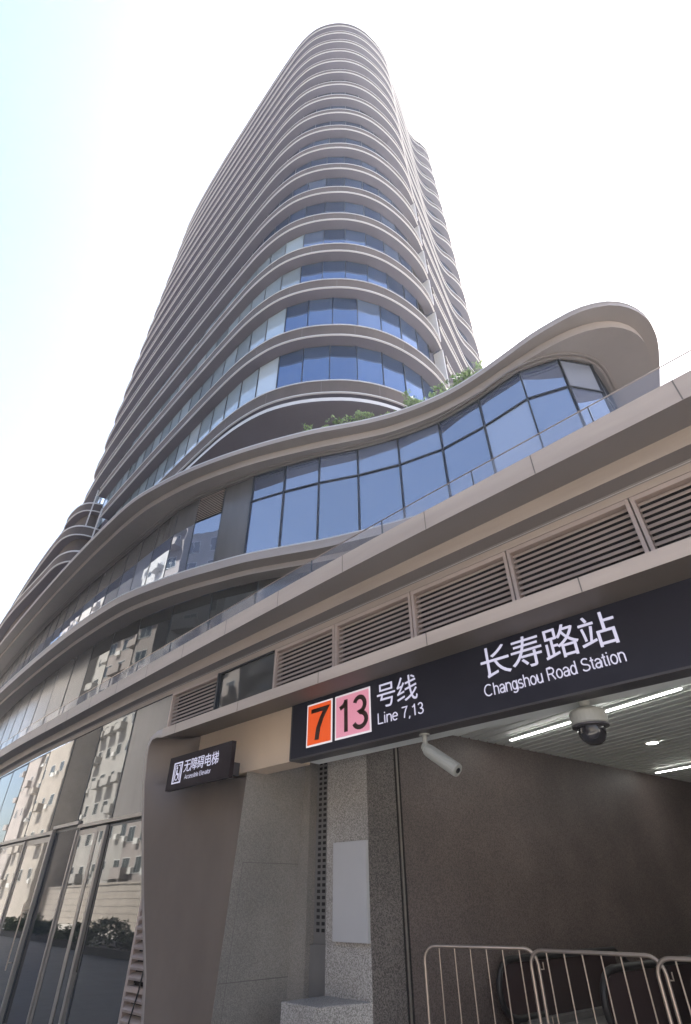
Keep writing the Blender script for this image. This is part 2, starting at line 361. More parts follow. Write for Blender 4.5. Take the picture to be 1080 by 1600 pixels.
# thin mouldings: at the window head and on the front lip
b = MB(); h0 = offset(LW3, -.10); h1 = offset(LW3, -.16)
b.rows([at(h0, 14.879), at(h0, 14.80), at(h1, 14.80), at(h1, 14.879)], 0)
h0 = offset(LW3, -.22); h1 = offset(LW3, -.26)
b.rows([at(h0, 14.879), at(h0, 14.83), at(h1, 14.83), at(h1, 14.879)], 0)
b.build('moulding', M['soffit'], c3)
b = MB(); o1 = offset(t3, -.012)
b.rows([at(o1, 15.36), at(o1, 15.415), at(offset(t3, .05), 15.415)], 0); b.build('edge_trim', M['trim'], c3)

# lower cornice below the glazed storey
t2 = resample(T2, N); s2 = offset(t2, .38); s2b = offset(t2, .62)
W2 = spline([(-75, 13.9), (-60, 11.6), (-45, 9.5), (-35, 8.2), (-28, 7.65), (-23, 7.5), (-20, 7.5), (-17.5, 7.75), (-15.5, 8.15), (-13.5, 8.75), (-11.8, 9.5), (-10.3, 10.2), (-8, 11.2), (-5, 12), (-2.5, 12.2), (-1.8, 14), (-2, 20)], .4)
w2 = resample(W2, N)
b = MB()
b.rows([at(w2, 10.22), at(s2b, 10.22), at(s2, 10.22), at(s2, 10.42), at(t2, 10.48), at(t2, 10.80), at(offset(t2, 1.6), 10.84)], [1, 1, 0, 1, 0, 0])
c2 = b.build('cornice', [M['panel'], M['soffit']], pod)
b = MB(); o1 = offset(t2, -.012); b.rows([at(o1, 10.77), at(o1, 10.815), at(offset(t2, .04), 10.815)], 0); b.build('edge_trim', M['trim'], c2)

# parapet over the street storey, stepped soffit back to the wall
p1 = resample(PAR, N); w1 = resample(WALL1, N)
def mix(a, c, f): return [x.lerp(y, f) for x, y in zip(a, c)]
b = MB(); i1 = mix(p1, w1, .60); i2 = mix(p1, w1, .96)
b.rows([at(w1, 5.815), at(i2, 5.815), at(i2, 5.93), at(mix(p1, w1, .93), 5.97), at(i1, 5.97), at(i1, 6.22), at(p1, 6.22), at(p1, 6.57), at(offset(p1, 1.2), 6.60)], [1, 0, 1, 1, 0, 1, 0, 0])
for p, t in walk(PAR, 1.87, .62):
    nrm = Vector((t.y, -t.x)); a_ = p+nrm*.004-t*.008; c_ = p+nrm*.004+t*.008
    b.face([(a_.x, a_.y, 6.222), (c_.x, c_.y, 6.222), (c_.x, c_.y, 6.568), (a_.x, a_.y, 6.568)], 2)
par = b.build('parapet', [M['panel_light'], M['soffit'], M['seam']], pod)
b = MB(); q = mix(p1, w1, .945); b.rows([at(q, 5.969), at(q, 5.945), at(mix(p1, w1, .955), 5.945)], 0); b.build('edge_trim', M['trim'], par)
rail_line = offset(p1, .10)
gb = MB(); gb.rows([at(rail_line, 6.58), at(rail_line, 6.93)], 0)
M['railglass'] = mat('balustrade_glass', (.30, .33, .42), .03, 0, ior=1.9, tint=(.9, .93, 1))
_b = M['railglass'].node_tree.nodes['Principled BSDF']; _b.inputs['Alpha'].default_value = .28
gbo = gb.build('glass_balustrade', M['railglass'], pod)
b = MB(); b.tube(at(rail_line, 6.94), .011, 6); b.build('handrail', M['steel'], gbo)
b = MB()
for p, t in walk(rail_line, 1.87, 1.5):
    b.obox((p.x, p.y, 6.75), (t.x*.008, t.y*.008, 0), (-t.y*.012, t.x*.012, 0), (0, 0, .18))
b.build('clamp', M['mullion'], gbo)

# glazed storey (level three): every bay is a window with its frame and panes
def bay(parent, p, q, zs, pane_mats, name='window', fr=M['mullion'], bar=.05, dep=.07, left=True):
    """frame bars round stacked panes; zs = bottom .. transoms .. top"""
    fb = MB(); d = (q-p).normalized()
    if left: fb.wallbox(p-d*bar*.5, p+d*bar*.5, zs[0], zs[-1], -.06, dep)
    for z in zs[1:-1]: fb.wallbox(p+d*bar*.51, q-d*bar*.51, z-bar*.55, z+bar*.55, -.05, dep-.012)
    fb.wallbox(p+d*bar*.51, q-d*bar*.51, zs[-1]-bar*.5, zs[-1]-.002, -.05, dep-.02)
    w = fb.build(name, fr, parent)
    for k in range(len(zs)-1):
        pm = pane_mats[k]
        if pm == 'louvre':
            lb = MB(); n = max(4, int((zs[k+1]-zs[k])/.09))
            for j in range(n):
                z = zs[k]+.04+(zs[k+1]-zs[k]-.08)*(j+.5)/n; m_ = (p+q)/2; nn = Vector((d.y, -d.x))
                L = (q-p).length/2-.06
                lb.obox((m_.x+nn.x*.02, m_.y+nn.y*.02, z), (d.x*L, d.y*L, 0), (nn.x*.035, nn.y*.035, -.03), (nn.x*.004, nn.y*.004, .006))
            lb.wallbox(p, q, zs[k]+.03, zs[k+1]-.03, -.12, -.08, 1)
            lb.build('louvre', [M['louvre'], M['void']], w)
            continue
        pb = MB(); a_ = p+d*.01; c_ = q-d*.01
        # each sheet sits at a hair's tilt of its own, as hung glass does
        e = [random.uniform(-.004, .004) for _ in range(3)]; nn = Vector((d.y, -d.x))
        pb.face([(a_.x+nn.x*e[0], a_.y+nn.y*e[0], zs[k]), (c_.x+nn.x*e[1], c_.y+nn.y*e[1], zs[k]), (c_.x+nn.x*(e[1]+e[2]), c_.y+nn.y*(e[1]+e[2]), zs[k+1]), (a_.x+nn.x*(e[0]+e[2]), a_.y+nn.y*(e[0]+e[2]), zs[k+1])])
        pb.build('pane', pm, w)
    return w
i0 = len(ext)
for i in range(len(W3)-1):
    k = i-i0
    lo, hi = M['glass3'], M['glass3']
    if k < 5: hi = M['darkpanel']
    if k == 4: lo = M['darkpanel']
    if k == 3: hi = 'louvre'
    bay(pod, W3[i], W3[i+1], [10.45, 13.60, 14.86], [lo, hi], bar=.05 if k > 4 else .03, dep=.06 if k > 4 else .014)
# floor behind the parapet (level two)
pts2 = [p for p, t in walk(W2, 1.9)]
for i in range(len(pts2)-1):
    bay(pod, pts2[i], pts2[i+1], [6.3, 10.21], [M['glass1'] if -24 < pts2[i].x < -5 else M['darkpanel']], bar=.03, dep=.012)
# street storey: bays on the wall line
def y1(x):
    for a_, c_ in zip(WALL1, WALL1[1:]):
        if a_.x <= x <= c_.x: return a_.y+(c_.y-a_.y)*(x-a_.x)/(c_.x-a_.x)
    return 6.5
def V1(x): return Vector((x, y1(x)))
XB = [-31.8, -29.8, -27.8, -25.8, -23.7, -21.3, -19.0, -16.85, -14.6]
for a_, c_ in zip(XB, XB[1:]):
    bay(pod, V1(a_), V1(c_), [3.2, 5.80], [M['glass1']], bar=.03, dep=.012)
bay(pod, V1(-14.6), V1(-12.5), [3.2, 5.80], [M['darkpanel']], bar=.03, dep=.012)
def louvre_bay(x0, x1, z0, z1, pitch=.088):
    fb = MB(); y = 6.5
    fb.box(x0, x0+.05, y-.05, y+.12, z0, z1); fb.box(x1-.05, x1, y-.05, y+.12, z0, z1)
    fb.box(x0+.052, x1-.052, y-.05, y+.1, z1-.07, z1-.003); fb.box(x0+.052, x1-.052, y-.04, y+.1, z0, z0+.05)
    z = z0+.10
    while z < z1-.1:
        c = Vector(((x0+x1)/2, y+.02, z)); L = (x1-x0)/2-.055
        fb.obox(c, (L, 0, 0), (0, .020, .030), (0, -.004, .003)); z += pitch
    fb.box(x0+.05, x1-.05, y+.16, y+.18, z0, z1, 1)
    return fb.build('louvre', [M['louvre'], M['void']], pod)
louvre_bay(-12.5, -10.45, 3.2, 5.80)
bay(pod, Vector((-10.45, 6.5)), Vector((-8.45, 6.5)), [3.2, 5.80], [M['glass1']], bar=.06)
for x0, x1 in ((-8.40, -6.62), (-6.60, -4.77), (-4.75, -2.92), (-2.90, -1.09), (-1.07, .80), (.82, 2.7), (2.72, 4.6), (4.62, 6.5), (6.52, 8.4)):
    louvre_bay(x0, x1, 4.0, 5.80)
b = MB()   # solid wall behind and beside the shopfront
b.box(-9.9, 14, 6.72, 6.9, 4.35, 6.3); b.box(9, 14, 6.5, 6.7, GZ, 5.8); b.box(-75, 14, 24, 24.3, GZ, 15.3)
b.build('wall', M['interior'], pod)
b = MB(); b.rows([at(offset(w1, .5), GZ), at(offset(w1, .5), 5.8)], 0); b.build('backing_wall', M['void'], pod) if False else None

# doors and shop glazing below the transom
b = MB()
def tr(xa, xb, z0, z1, t0, t1): b.wallbox(V1(xa), V1(xb), z0, z1, t0, t1)
for xa, xb in zip([-31.8]+[-27, -23.7, -20.8], [-27, -23.7, -20.8, -18.5]): tr(xa, xb, 3.11, 3.2, -.08, .05)
tr(-18.5, -16.6, 3.22, 3.30, -.08, .06); tr(-16.6, -10.45, 3.12, 3.2, -.08, .05)
b.build('transom', M['frame'], pod)
def leaf(xa, xb, z0, z1, pane, fw=.10, fr=M['frame'], handle=None, push=0, name='door'):
    fb = MB(); p, q = V1(xa), V1(xb); d = (q-p).normalized(); nn = Vector((d.y, -d.x)); p = p+nn*push; q = q+nn*push
    fb.wallbox(p, p+d*fw, z0, z1, -.05, .025); fb.wallbox(q-d*fw, q, z0, z1, -.05, .025)
    fb.wallbox(p+d*fw, q-d*fw, z1-fw, z1, -.05, .021); fb.wallbox(p+d*fw, q-d*fw, z0, z0+fw*1.5, -.05, .021)
    w = fb.build(name, fr, pod)
    pb = MB(); pb.wallbox(p+d*fw*.9, q-d*fw*.9, z0+fw, z1-fw*.8, -.012, .012); pb.build('pane', pane, w)
    if handle is not None:
        hb = MB(); c = p+d*handle+nn*.12
        hb.tube([(c.x, c.y, .1), (c.x, c.y, 1.5)], .018, 8)
        for z in (.25, 1.35): hb.tube([(c.x, c.y, z), (c.x-nn.x*.1, c.y-nn.y*.1, z)], .012, 6)
        hb.build('handle', M['steel'], w)
    return w
leaf(-31.8, -27.4, GZ, 3.06, M['glass1'], .06, name='window'); leaf(-27.3, -23.8, GZ, 3.06, M['glass1'], .06, name='window')
leaf(-23.7, -20.95, GZ, 3.06, M['glass1'], .06, name='window')
leaf(-20.8, -18.6, GZ, 3.06, M['glass1'], .13, handle=1.9)
M['doorway_dark'] = mat('dark_doorway_pane', (.012, .014, .022), .03, ior=1.5, tint=(.8, .88, 1))  # dark colour stands for the unlit interior of an open doorway
leaf(-18.5, -16.6, GZ, 3.20, M['doorway_dark'], .07, M['mullion'], push=-.06)
leaf(-16.5, -15.25, GZ, 3.06, M['glass1'], .12)
leaf(-15.2, -14.62, GZ, 3.06, M['glass1'], .12, push=.05)
leaf(-14.5, -12.1, GZ, 3.06, M['glass1'], .045, M['mullion'], name='window')
# jamb posts that stand proud of the door leaves
for xa, xb, zt, t1 in ((-16.6, -16.52, 3.07, .06), (-18.6, -18.5, 3.2, .06), (-20.93, -20.82, 3.07, .06)):
    b = MB(); b.wallbox(V1(xa), V1(xb), GZ, zt, -.1, t1); b.build('jamb', M['frame'], pod)
# slatted vent low beside the portal leg, with a loose cable over it
fb = MB(); y = 6.42
fb.box(-12.05, -11.97, y-.05, y+.08, GZ, 3.06); fb.box(-10.1, -10.0, y-.05, y+.08, GZ, 3.06)
fb.box(-11.97, -10.1, y-.06, y+.06, .22, .30)
z = GZ+.08
while z < 3.0:
    if abs(z-.26) > .1: fb.obox((-11.035, y, z), (.93, 0, 0), (0, .06, .035), (0, -.012, .02))
    z += .145
fb.box(-11.97, -10.1, y+.1, y+.12, GZ, 3.06, 1)
vent = fb.build('vent_grille', [M['louvre'], M['void']], pod)
b = MB(); b.tube([tuple(v) for v in [(-11.75, y-.1, GZ), (-11.6, y-.11, -.3), (-11.42, y-.1, .25), (-11.3, y-.1, .8), (-11.35, y-.1, 1.25), (-11.2, y-.09, 1.9)]], .014, 6)
b.build('cable', M['cable'], vent)

# dim rooms behind the glass
b = MB(); b.box(-75, -9.0, 13, 13.2, GZ, 6.2); b.build('inner_wall', M['void'], pod)

# ---------------------------------------------------------------- office tower
tow = thing('office_tower', 'tall bronze banded glass office tower with a rounded nose rising behind the podium', 'building')
FRONT = [(-53.5, 13.2), (-52, 12.0), (-49, 11.4), (-45, 10.9), (-38, 10.3), (-32, 9.95), (-25, 9.62), (-19.3, 9.45), (-17.1, 9.55), (-15.2, 9.95), (-13.5, 10.8), (-12.0, 12.05), (-11.1, 13.2), (-10.5, 14.4), (-10.15, 15.6), (-9.97, 16.8), (-9.93, 18.0), (-10.05, 19.1), (-10.3, 20.0)]
BACK = [(-10.85, 21.4), (-11.65, 25), (-12.55, 28.6), (-12.9, 30.2), (-13.1, 31.6), (-13.25, 32.8), (-13.5, 34.0), (-14.1, 36), (-15.5, 38.5), (-19, 40.5), (-25, 41.5), (-45, 41.5), (-52, 40), (-55.5, 36), (-56, 28), (-55.5, 18)]
ZK = [22.65, 27.47] + [32.32+4.498*k for k in range(16)]
SHOULDER = [(-10.9, 21.4), (-12.0, 25), (-13.25, 28.6), (-13.3, 30.2), (-12.9, 31.6), (-12.85, 32.8), (-13.2, 34.0), (-14.2, 36)]+BACK[8:]
assert len(SHOULDER) == len(BACK)
def back(k):
    f = min(1, max(0, (k-2)/9)); return [(a_[0]+(c_[0]-a_[0])*f, a_[1]+(c_[1]-a_[1])*f) for a_, c_ in zip(BACK, SHOULDER)]
LOOP = spline(FRONT+SHOULDER, .45, closed=True)
def cut(x_left=None, y_right=None):
    """open part of the front line, from a left end to a right end"""
    L = spline(FRONT, .45)
    if x_left is not None: L = [p for p in L if p.x > x_left or p.y > 13 and p.x > -20]
    return L
def rear(k): return spline([(-10.75, 21.3), (-10.95, 21.9)]+back(k)[1:]+[(-53.5, 13.2)], .6)
BANDH, INSET = .95, .70
def ring(line, z, closed, zlow, k_, mull=True, bandh=BANDH):
    """one storey: the projecting floor band and the glazing below it down to zlow"""
    g = offset(line, INSET, closed)          # travel keeps the building on the left
    lip = offset(line, -.03, closed); inn = offset(line, 1.6, closed)
    b = MB()
    b.rows([at(g, z-bandh+.02), at(line, z-bandh), at(line, z), at(inn, z+.02)], [1, 0, 0], ring=closed)
    if not closed:
        for e in (0, -1):
            b.face([(g[e].x, g[e].y, z-bandh+.02), (line[e].x, line[e].y, z-bandh), (line[e].x, line[e].y, z), (inn[e].x, inn[e].y, z+.02)])
    for p, t in walk(line+[line[0]] if closed else line, 3.0, random.uniform(0, 2)):
        if p.y < 32:
            q_ = p+Vector((t.y, -t.x))*.006; b.face([(q_.x-t.x*.012, q_.y-t.y*.012, z-bandh+.05), (q_.x+t.x*.012, q_.y+t.y*.012, z-bandh+.05), (q_.x+t.x*.012, q_.y+t.y*.012, z-.045), (q_.x-t.x*.012, q_.y-t.y*.012, z-.045)], 2)
    band = b.build('floor_band', [M['tower_band'], M['tower_soffit'], M['seam']], tow)
    b = MB()
    b.rows([at(line, z-.04), at(lip, z-.04), at(lip, z+.022), at(offset(line, .08, closed), z+.022)], 0, ring=closed)
    b.rows([at(line, z-bandh+.045), at(lip, z-bandh+.045), at(lip, z-bandh-.015), at(offset(line, .06, closed), z-bandh-.02)], 0, ring=closed)
    b.build('edge_trim', M['trim'], band)
    # glazing: flat sheets between mullions
    gl = g+[g[0]] if closed else g
    mp = walk(gl, 1.5)
    P = [p for p, t in mp]
    gb = MB(); z1 = z-bandh+.02
    for a_, c_ in zip(P, P[1:]):
        e = random.uniform(-.004, .004)
        d = (c_-a_).normalized(); nn = Vector((d.y, -d.x))*e
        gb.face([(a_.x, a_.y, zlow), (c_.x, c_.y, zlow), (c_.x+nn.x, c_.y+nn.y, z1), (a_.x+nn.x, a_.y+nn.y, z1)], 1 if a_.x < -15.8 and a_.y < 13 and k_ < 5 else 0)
    go = gb.build('glass_band', [M['glass'], M['sheen_glass']], tow)
    mb = MB()
    for p, t in mp:
        if p.y < 30: mb.obox((p.x+t.y*.03, p.y-t.x*.03, (zlow+z1)/2), (t.x*.022, t.y*.022, 0), (t.y*.016, -t.x*.016, 0), (0, 0, (z1-zlow)/2))
    mb.build('mullion', M['mullion'], go)
LE = {0: -34.0, 1: -38.2, 2: -42.8}
for k, z in enumerate(ZK):
    low = (ZK[k-1]+.02) if k else 21.35
    if k < 3:
        ring(cut(LE[k]), z, False, low, k); ring(rear(k), z, False, low, k)
    elif k < 8:
        ring(spline([tuple(p) for p in FRONT], .45), z, False, low, k); ring(rear(k), z, False, low, k)
    else:
        ring(spline(FRONT+back(k), .45, closed=True), z, True, low, k, bandh=BANDH if k < len(ZK)-1 else 1.5)
# lowest ring and the dark undercroft over the roof terrace
base = [p for p in spline(FRONT, .45) if p.x > -30 or p.y > 13 and p.x > -20]
b = MB(); bi = offset(base, 3.2)
b.rows([at(bi, 21.1), at(base, 21.1), at(base, 21.34), at(offset(base, 1.2), 21.36)], [1, 0, 0])
lb_ = b.build('floor_band', [M['trim'], M['tower_soffit']], tow)
b = MB(); b.rows([at(bi, 15.2), at(bi, 21.1)]); b.build('core_wall', M['tower_soffit'], tow)
b = MB()   # roof deck
b.face(at(offset(LOOP, 1.2, True), ZK[-1]-.3)); b.build('roof', M['tower_soffit'], tow)
# light end panels and the dark slot where the two wings meet
b = MB(); zc = ZK[0]-1
b.box(-11.9, -11.6, 19.6, 21.6, 15.2, ZK[7]+4); b.build('recess_wall', M['tower_soffit'], tow)
for k in range(8):
    b = MB(); z0 = (ZK[k-1] if k else 21.3)+.03; z1 = ZK[k]-.97
    b.obox((-10.62, 20.05, (z0+z1)/2), (.34, .03, 0), (.004, -.05, 0), (0, 0, (z1-z0)/2)); b.build('end_panel', M['trim'], tow)
# wing on the far left with rounded slab ends
def wing(z, xe, y0, zlow):
    P = [(-78, y0+4.4), (-64, y0+2.0), (-57, y0+1.1), (-51, y0+.45), (xe-4.5, y0), (xe-2.2, y0-.05), (xe-.9, y0+.3), (xe-.25, y0+1.0), (xe, y0+2.0), (xe+.1, y0+4)]
    L = spline(P, .3)
    g = offset(L, .7); b = MB()
    b.rows([at(g, z-.93), at(L, z-.95), at(L, z), at(offset(L, 1.6), z+.02)], [1, 0, 0]); w = b.build('floor_band', [M['tower_band'], M['tower_soffit']], tow)
    b = MB(); lip = offset(L, -.03)
    b.rows([at(L, z-.10), at(lip, z-.10), at(lip, z+.03), at(offset(L, .1), z+.03)], 0)
    b.rows([at(L, z-.88), at(lip, z-.88), at(lip, z-.97), at(offset(L, .06), z-.97)], 0); b.build('edge_trim', M['trim'], w)
    b = MB(); b.rows([at(g, zlow), at(g, z-.93)]); b.build('wall', M['tower_band'], tow)
wing(22.65, -37.0, 8.75, 15.3); wing(27.47, -41.3, 9.45, 22.6); wing(32.32, -44.6, 10.45, 27.4)
b = MB()   # vertical end strips of the main bands at the notch
for k, (xe, yy) in enumerate(((-38.25, 10.33), (-42.85, 10.72))):
    z0 = ZK[k]; z1 = ZK[k+1]+.03
    b.obox((xe, yy-.05, (z0+z1)/2), (.025, 0, 0), (0, .05, 0), (0, 0, (z1-z0)/2))
b.build('end_trim', M['trim'], tow)
b = MB(); b.box(-46, -33, 12.6, 12.9, 15.3, 31.5); b.build('notch_wall', M['tower_soffit'], tow)

# ---------------------------------------------------------------- roof terrace planting
def shrub(x, y, z, r, h, n, label, leaf=M['leafa'], name='shrub'):
    t = thing(name, label, 'shrub', 'shrubs along the podium roof edge', (x, y, z))
    sb = MB(); lb = MB()
    for _ in range(7):
        a_ = random.uniform(0, 2*pi); q = random.uniform(.2, .9)
        sb.tube([(0, 0, 0), (cos(a_)*r*q*.5, sin(a_)*r*q*.5, h*.5), (cos(a_)*r*q, sin(a_)*r*q, h*random.uniform(.7, 1))], [.012, .008, .004], 4)
    clumps = [(random.gauss(0, r*.5), random.gauss(0, r*.5), h*random.uniform(.25, 1), random.uniform(.08, .22)*r*2) for _ in range(16)]
    for _ in range(int(n*.4)):
        cx, cy, cz, cr = random.choice(clumps)
        p = Vector((cx+random.gauss(0, cr*.6), cy+random.gauss(0, cr*.6), max(.02, cz+random.gauss(0, cr*.6))))
        u = Vector((random.gauss(0, 1), random.gauss(0, 1), random.gauss(0, .7))).normalized(); v = u.orthogonal().normalized()
        L = random.uniform(.05, .1)
        lb.face([p-u*L, p+v*L*.4, p+u*L, p-v*L*.4], random.choice((0, 0, 1)))
    sb.build('stem', M['bark'], t); lb.build('foliage', [leaf, M['leafb']], t)
def terr(px, py, z=15.45):
    u = (px-540)/806; w = (800-py)/806; r = u*RGT+w*UPV+FWD; tt = (z-1.6)/r.z; return EYE+tt*r
for (px, py, r, h, n, lab) in (
    (484, 668, .22, .5, 260, 'thin upright shrub alone at the dark left end of the roof terrace'),
    (512, 664, .2, .35, 200, 'small pale sprig of a shrub beside the thin upright one on the roof edge'),
    (530, 661, .3, .4, 500, 'low bushy shrub under the tower overhang left of the larger bush'),
    (562, 657, .45, .65, 1100, 'larger dark green bush under the middle of the tower overhang'),
    (606, 648, .28, .3, 200, 'sparse brownish shrub where the lowest tower ring meets the roof edge'),
    (640, 634, .42, .55, 1100, 'bright green bush just right of the lowest white tower ring'),
    (655, 629, .3, .4, 500, 'small light green bush overlapping the bright bush on its right'),
    (685, 617, .35, .55, 500, 'light feathery shrub below the corner of the blue glass nose'),
    (712, 603, .4, .6, 800, 'leafy shrub at the foot of the slot between the tower wings'),
    (727, 594, .4, .6, 800, 'yellow green shrub in front of the rear tower wing'),
    (740, 586, .35, .6, 500, 'rightmost green shrub at the foot of the rear tower wing')):
    p = terr(px, py); d = Vector((p.x, p.y)).normalized()*.35
    shrub(p.x+d.x, p.y+d.y, 15.4, r, h, n, lab)

# ---------------------------------------------------------------- station entrance
st = thing('station_entrance', 'raking tan and grey metro entrance portal with granite walls and slatted ceiling', 'entrance')
# canopy: front lip, underside rising to the sign, top back to the wall
XL, XR = -10.45, 9.0
b = MB()
prof = [(5.0, 4.05), (5.0, 4.215), (5.06, 4.245), (6.45, 4.30)]
xs = [XL+.62, XR]
b.rows([[(x, y, z) for x in xs] for y, z in prof], 0)
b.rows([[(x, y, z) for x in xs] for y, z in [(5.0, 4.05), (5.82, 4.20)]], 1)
b.face([(XR, 5, 4.05), (XR, 5.06, 4.245), (XR, 6.45, 4.3), (XR, 6.45, 4.2), (XR, 5.82, 4.2)], 0)
for k in range(10):
    x = -9.35+1.95*k; b.face([(x-.007, 4.997, 4.052), (x+.007, 4.997, 4.052), (x+.007, 4.997, 4.213), (x-.007, 4.997, 4.213)], 2)
b.build('canopy', [M['panel_light'], M['leg'], M['seam']], st)
# leg: the outer edge rounds over from the lip and leans back to the wall foot, the reveal splays in to the opening
edge = [(XL+.62, 5.0, 4.215, .165), (XL+.40, 5.0, 4.20, .155), (XL+.20, 5.0, 4.13, .13), (XL+.08, 5.02, 4.0, .105), (XL+.015, 5.05, 3.82, .085), (XL-.0, 5.09, 3.6, .08), (XL+.0, 5.12, 3.36, .08), (XL+.0, 5.14, 3.25, .08), (XL+.12, 5.22, 2.6, .08), (XL+.32, 5.36, 1.62, .08), (XL+.6, 5.5, .6, .085), (XL+.88, 5.58, GZ, .09)]
outer = [Vector(e[:3]) for e in edge]
inner = []
for i, e in enumerate(edge):
    f = min(1, i/4); inner.append(Vector((e[0]+e[3]*f, e[1]+.004, e[2]-e[3]*(1-f))))
rev = []
for i, e in enumerate(edge):
    z = e[2]; f = min(1, max(0, (4.2-z)/.4))
    x = -8.06 if i > 1 else XL+1.1+(1-i)*.2
    rev.append(Vector((-8.06-(3.3-z)*.088 if z < 3.3 else -9.75, 5.80, min(z, 4.19))))
b = MB()
back = [p+Vector((0, 1.3 if p.z < 4 else 1.2, 0)) for p in outer]
b.rows([back, outer, inner], [0, 0])
def cove(f): return [i_.lerp(r_, f)+Vector((0, .16*sin(pi*f)**1.2, 0)) for i_, r_ in zip(inner, rev)]
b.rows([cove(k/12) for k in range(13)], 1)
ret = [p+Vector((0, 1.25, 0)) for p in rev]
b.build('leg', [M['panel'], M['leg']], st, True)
# lintel and opening
b = MB(); b.box(-9.95, -6.9, 5.81, 6.2, 3.335, 4.2); b.build('lintel', M['lintel'], st)
b = MB(); b.box(-6.9, XR, 6.04, 6.4, 3.37, 4.25); b.build('beam', M['ceiling'], st)
# granite: rear wall with a flush door, perforated panel, pier, plinth block
b = MB(); b.box(-10.6, -7.82, 7.05, 7.3, GZ, 4.2)
side = [(-8.065, 5.802, 3.33), (-8.065, 5.802, 3.3)]+[(-8.06-(3.3-z)*.088, 5.802, z) for z in (2.5, 1.6, .6, GZ)]
b.rows([side, [(p[0]+.10, 7.06, p[2]) for p in side]]); b.face([(-8.065, 5.802, 3.33), (-7.965, 7.06, 3.33), (-7.965, 7.06, 4.2), (-8.065, 6.2, 4.2)])
gw = b.build('wall', M['granite_w'], st)
for za, zb in ((2.044, 2.054), (.60, .61)):
    b = MB(); f = lambda y, z: (-8.06-(3.3-z)*.088+.10*(y-5.802)/1.258+.003, y, z)
    y0 = 5.95 if za > 1 else 5.81
    b.face([f(y0, za), f(7.05, za), f(7.05, zb), f(y0, zb)]); b.build('joint', M['seam'], gw)
b = MB(); b.face([f(5.95, GZ), f(5.957, GZ), f(5.957, 2.043), f(5.95, 2.043)]); b.build('joint', M['seam'], gw)
b = MB(); b.box(-7.82, -7.2, 7.22, 7.3, GZ, 4.2); z = 1.15
while z < 4.1:
    for x in (-7.72, -7.60, -7.48, -7.36): b.box(x-.036, x+.036, 7.216, 7.2195, z, z+.045, 1)
    z += .0835
pf = b.build('perforated_panel', [M['perf'], M['hole']], st)
b = MB(); b.box(-7.82, -7.2, 7.15, 7.215, GZ, 1.0); b.build('skirting', M['perf'], pf)
wd = Vector((.17, .985)).normalized()
P0 = Vector((-6.38, 7.0)); jx = P0+wd*.62; PB = P0+wd*13.5
b = MB()
b.face([(-7.31, 7.0, GZ), (P0.x, P0.y, GZ), (P0.x, P0.y, 4.2), (-7.31, 7.0, 4.2)]); b.face([(-7.31, 7.0, GZ), (-7.31, 7.4, GZ), (-7.31, 7.4, 4.2), (-7.31, 7.0, 4.2)])
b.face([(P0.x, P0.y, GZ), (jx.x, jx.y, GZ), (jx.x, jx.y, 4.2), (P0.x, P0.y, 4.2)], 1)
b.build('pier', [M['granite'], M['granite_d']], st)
b = MB(); nrm = Vector((wd.y, -wd.x))
for k in (0, 1, 2):
    a_ = jx+wd*(k*.045); b.obox((a_.x+nrm.x*.004, a_.y+nrm.y*.004, 1.6), (wd.x*.012, wd.y*.012, 0), (nrm.x*.008, nrm.y*.008, 0), (0, 0, 2.6), k % 2)
b.build('joint_strip', [M['void'], M['frame']], st)
b = MB(); j2 = jx+wd*.11; j3 = j2+wd*12.6
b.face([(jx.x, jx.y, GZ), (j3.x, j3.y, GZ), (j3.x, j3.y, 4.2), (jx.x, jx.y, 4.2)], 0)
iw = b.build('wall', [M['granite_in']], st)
for q_ in (2.1, 4.2, 6.3, 8.4, 10.5):
    b = MB(); a_ = j2+wd*q_+nrm*.003; b.face([(a_.x, a_.y, GZ), (a_.x+wd.x*.006, a_.y+wd.y*.006, GZ), (a_.x+wd.x*.006, a_.y+wd.y*.006, 4.19), (a_.x, a_.y, 4.19)]); b.build('joint', M['seam'], iw)
for z in (.9, 1.95, 3.0):
    b = MB(); a_ = j2+nrm*.0025; c_ = j3+nrm*.0025; b.face([(a_.x, a_.y, z), (c_.x, c_.y, z), (c_.x, c_.y, z+.006), (a_.x, a_.y, z+.006)]); b.build('joint', M['seam'], iw)
b = MB()
b.face([(PB.x, PB.y, GZ), (9, 20.3, GZ), (9, 20.3, 4.2), (PB.x, PB.y, 4.2)])
b.face([(9, 20.3, GZ), (9, 6.1, GZ), (9, 6.1, 4.2), (9, 20.3, 4.2)])
b.build('inner_wall', M['interior'], st)
b = MB()
a0 = Vector((-7.37, 6.24)); a1 = Vector((-6.66, 6.24)); a2 = Vector((-6.40, 7.0)); a3 = Vector((-7.32, 7.0))
b.rows([at([a0, a1, a2, a3], GZ), at([a0, a1, a2, a3], .45)], 0, ring=True); b.rows([at([a0, a1, a2, a3], .45), at([a0+Vector((.012, .012)), a1+Vector((-.012, .012)), a2+Vector((-.012, 0)), a3+Vector((.012, 0))], .46)], 0, ring=True)
b.face(at([a0+Vector((.012, .012)), a1+Vector((-.012, .012)), a2+Vector((-.012, 0)), a3+Vector((.012, 0))], .46))
b.build('plinth', M['granite'], st)
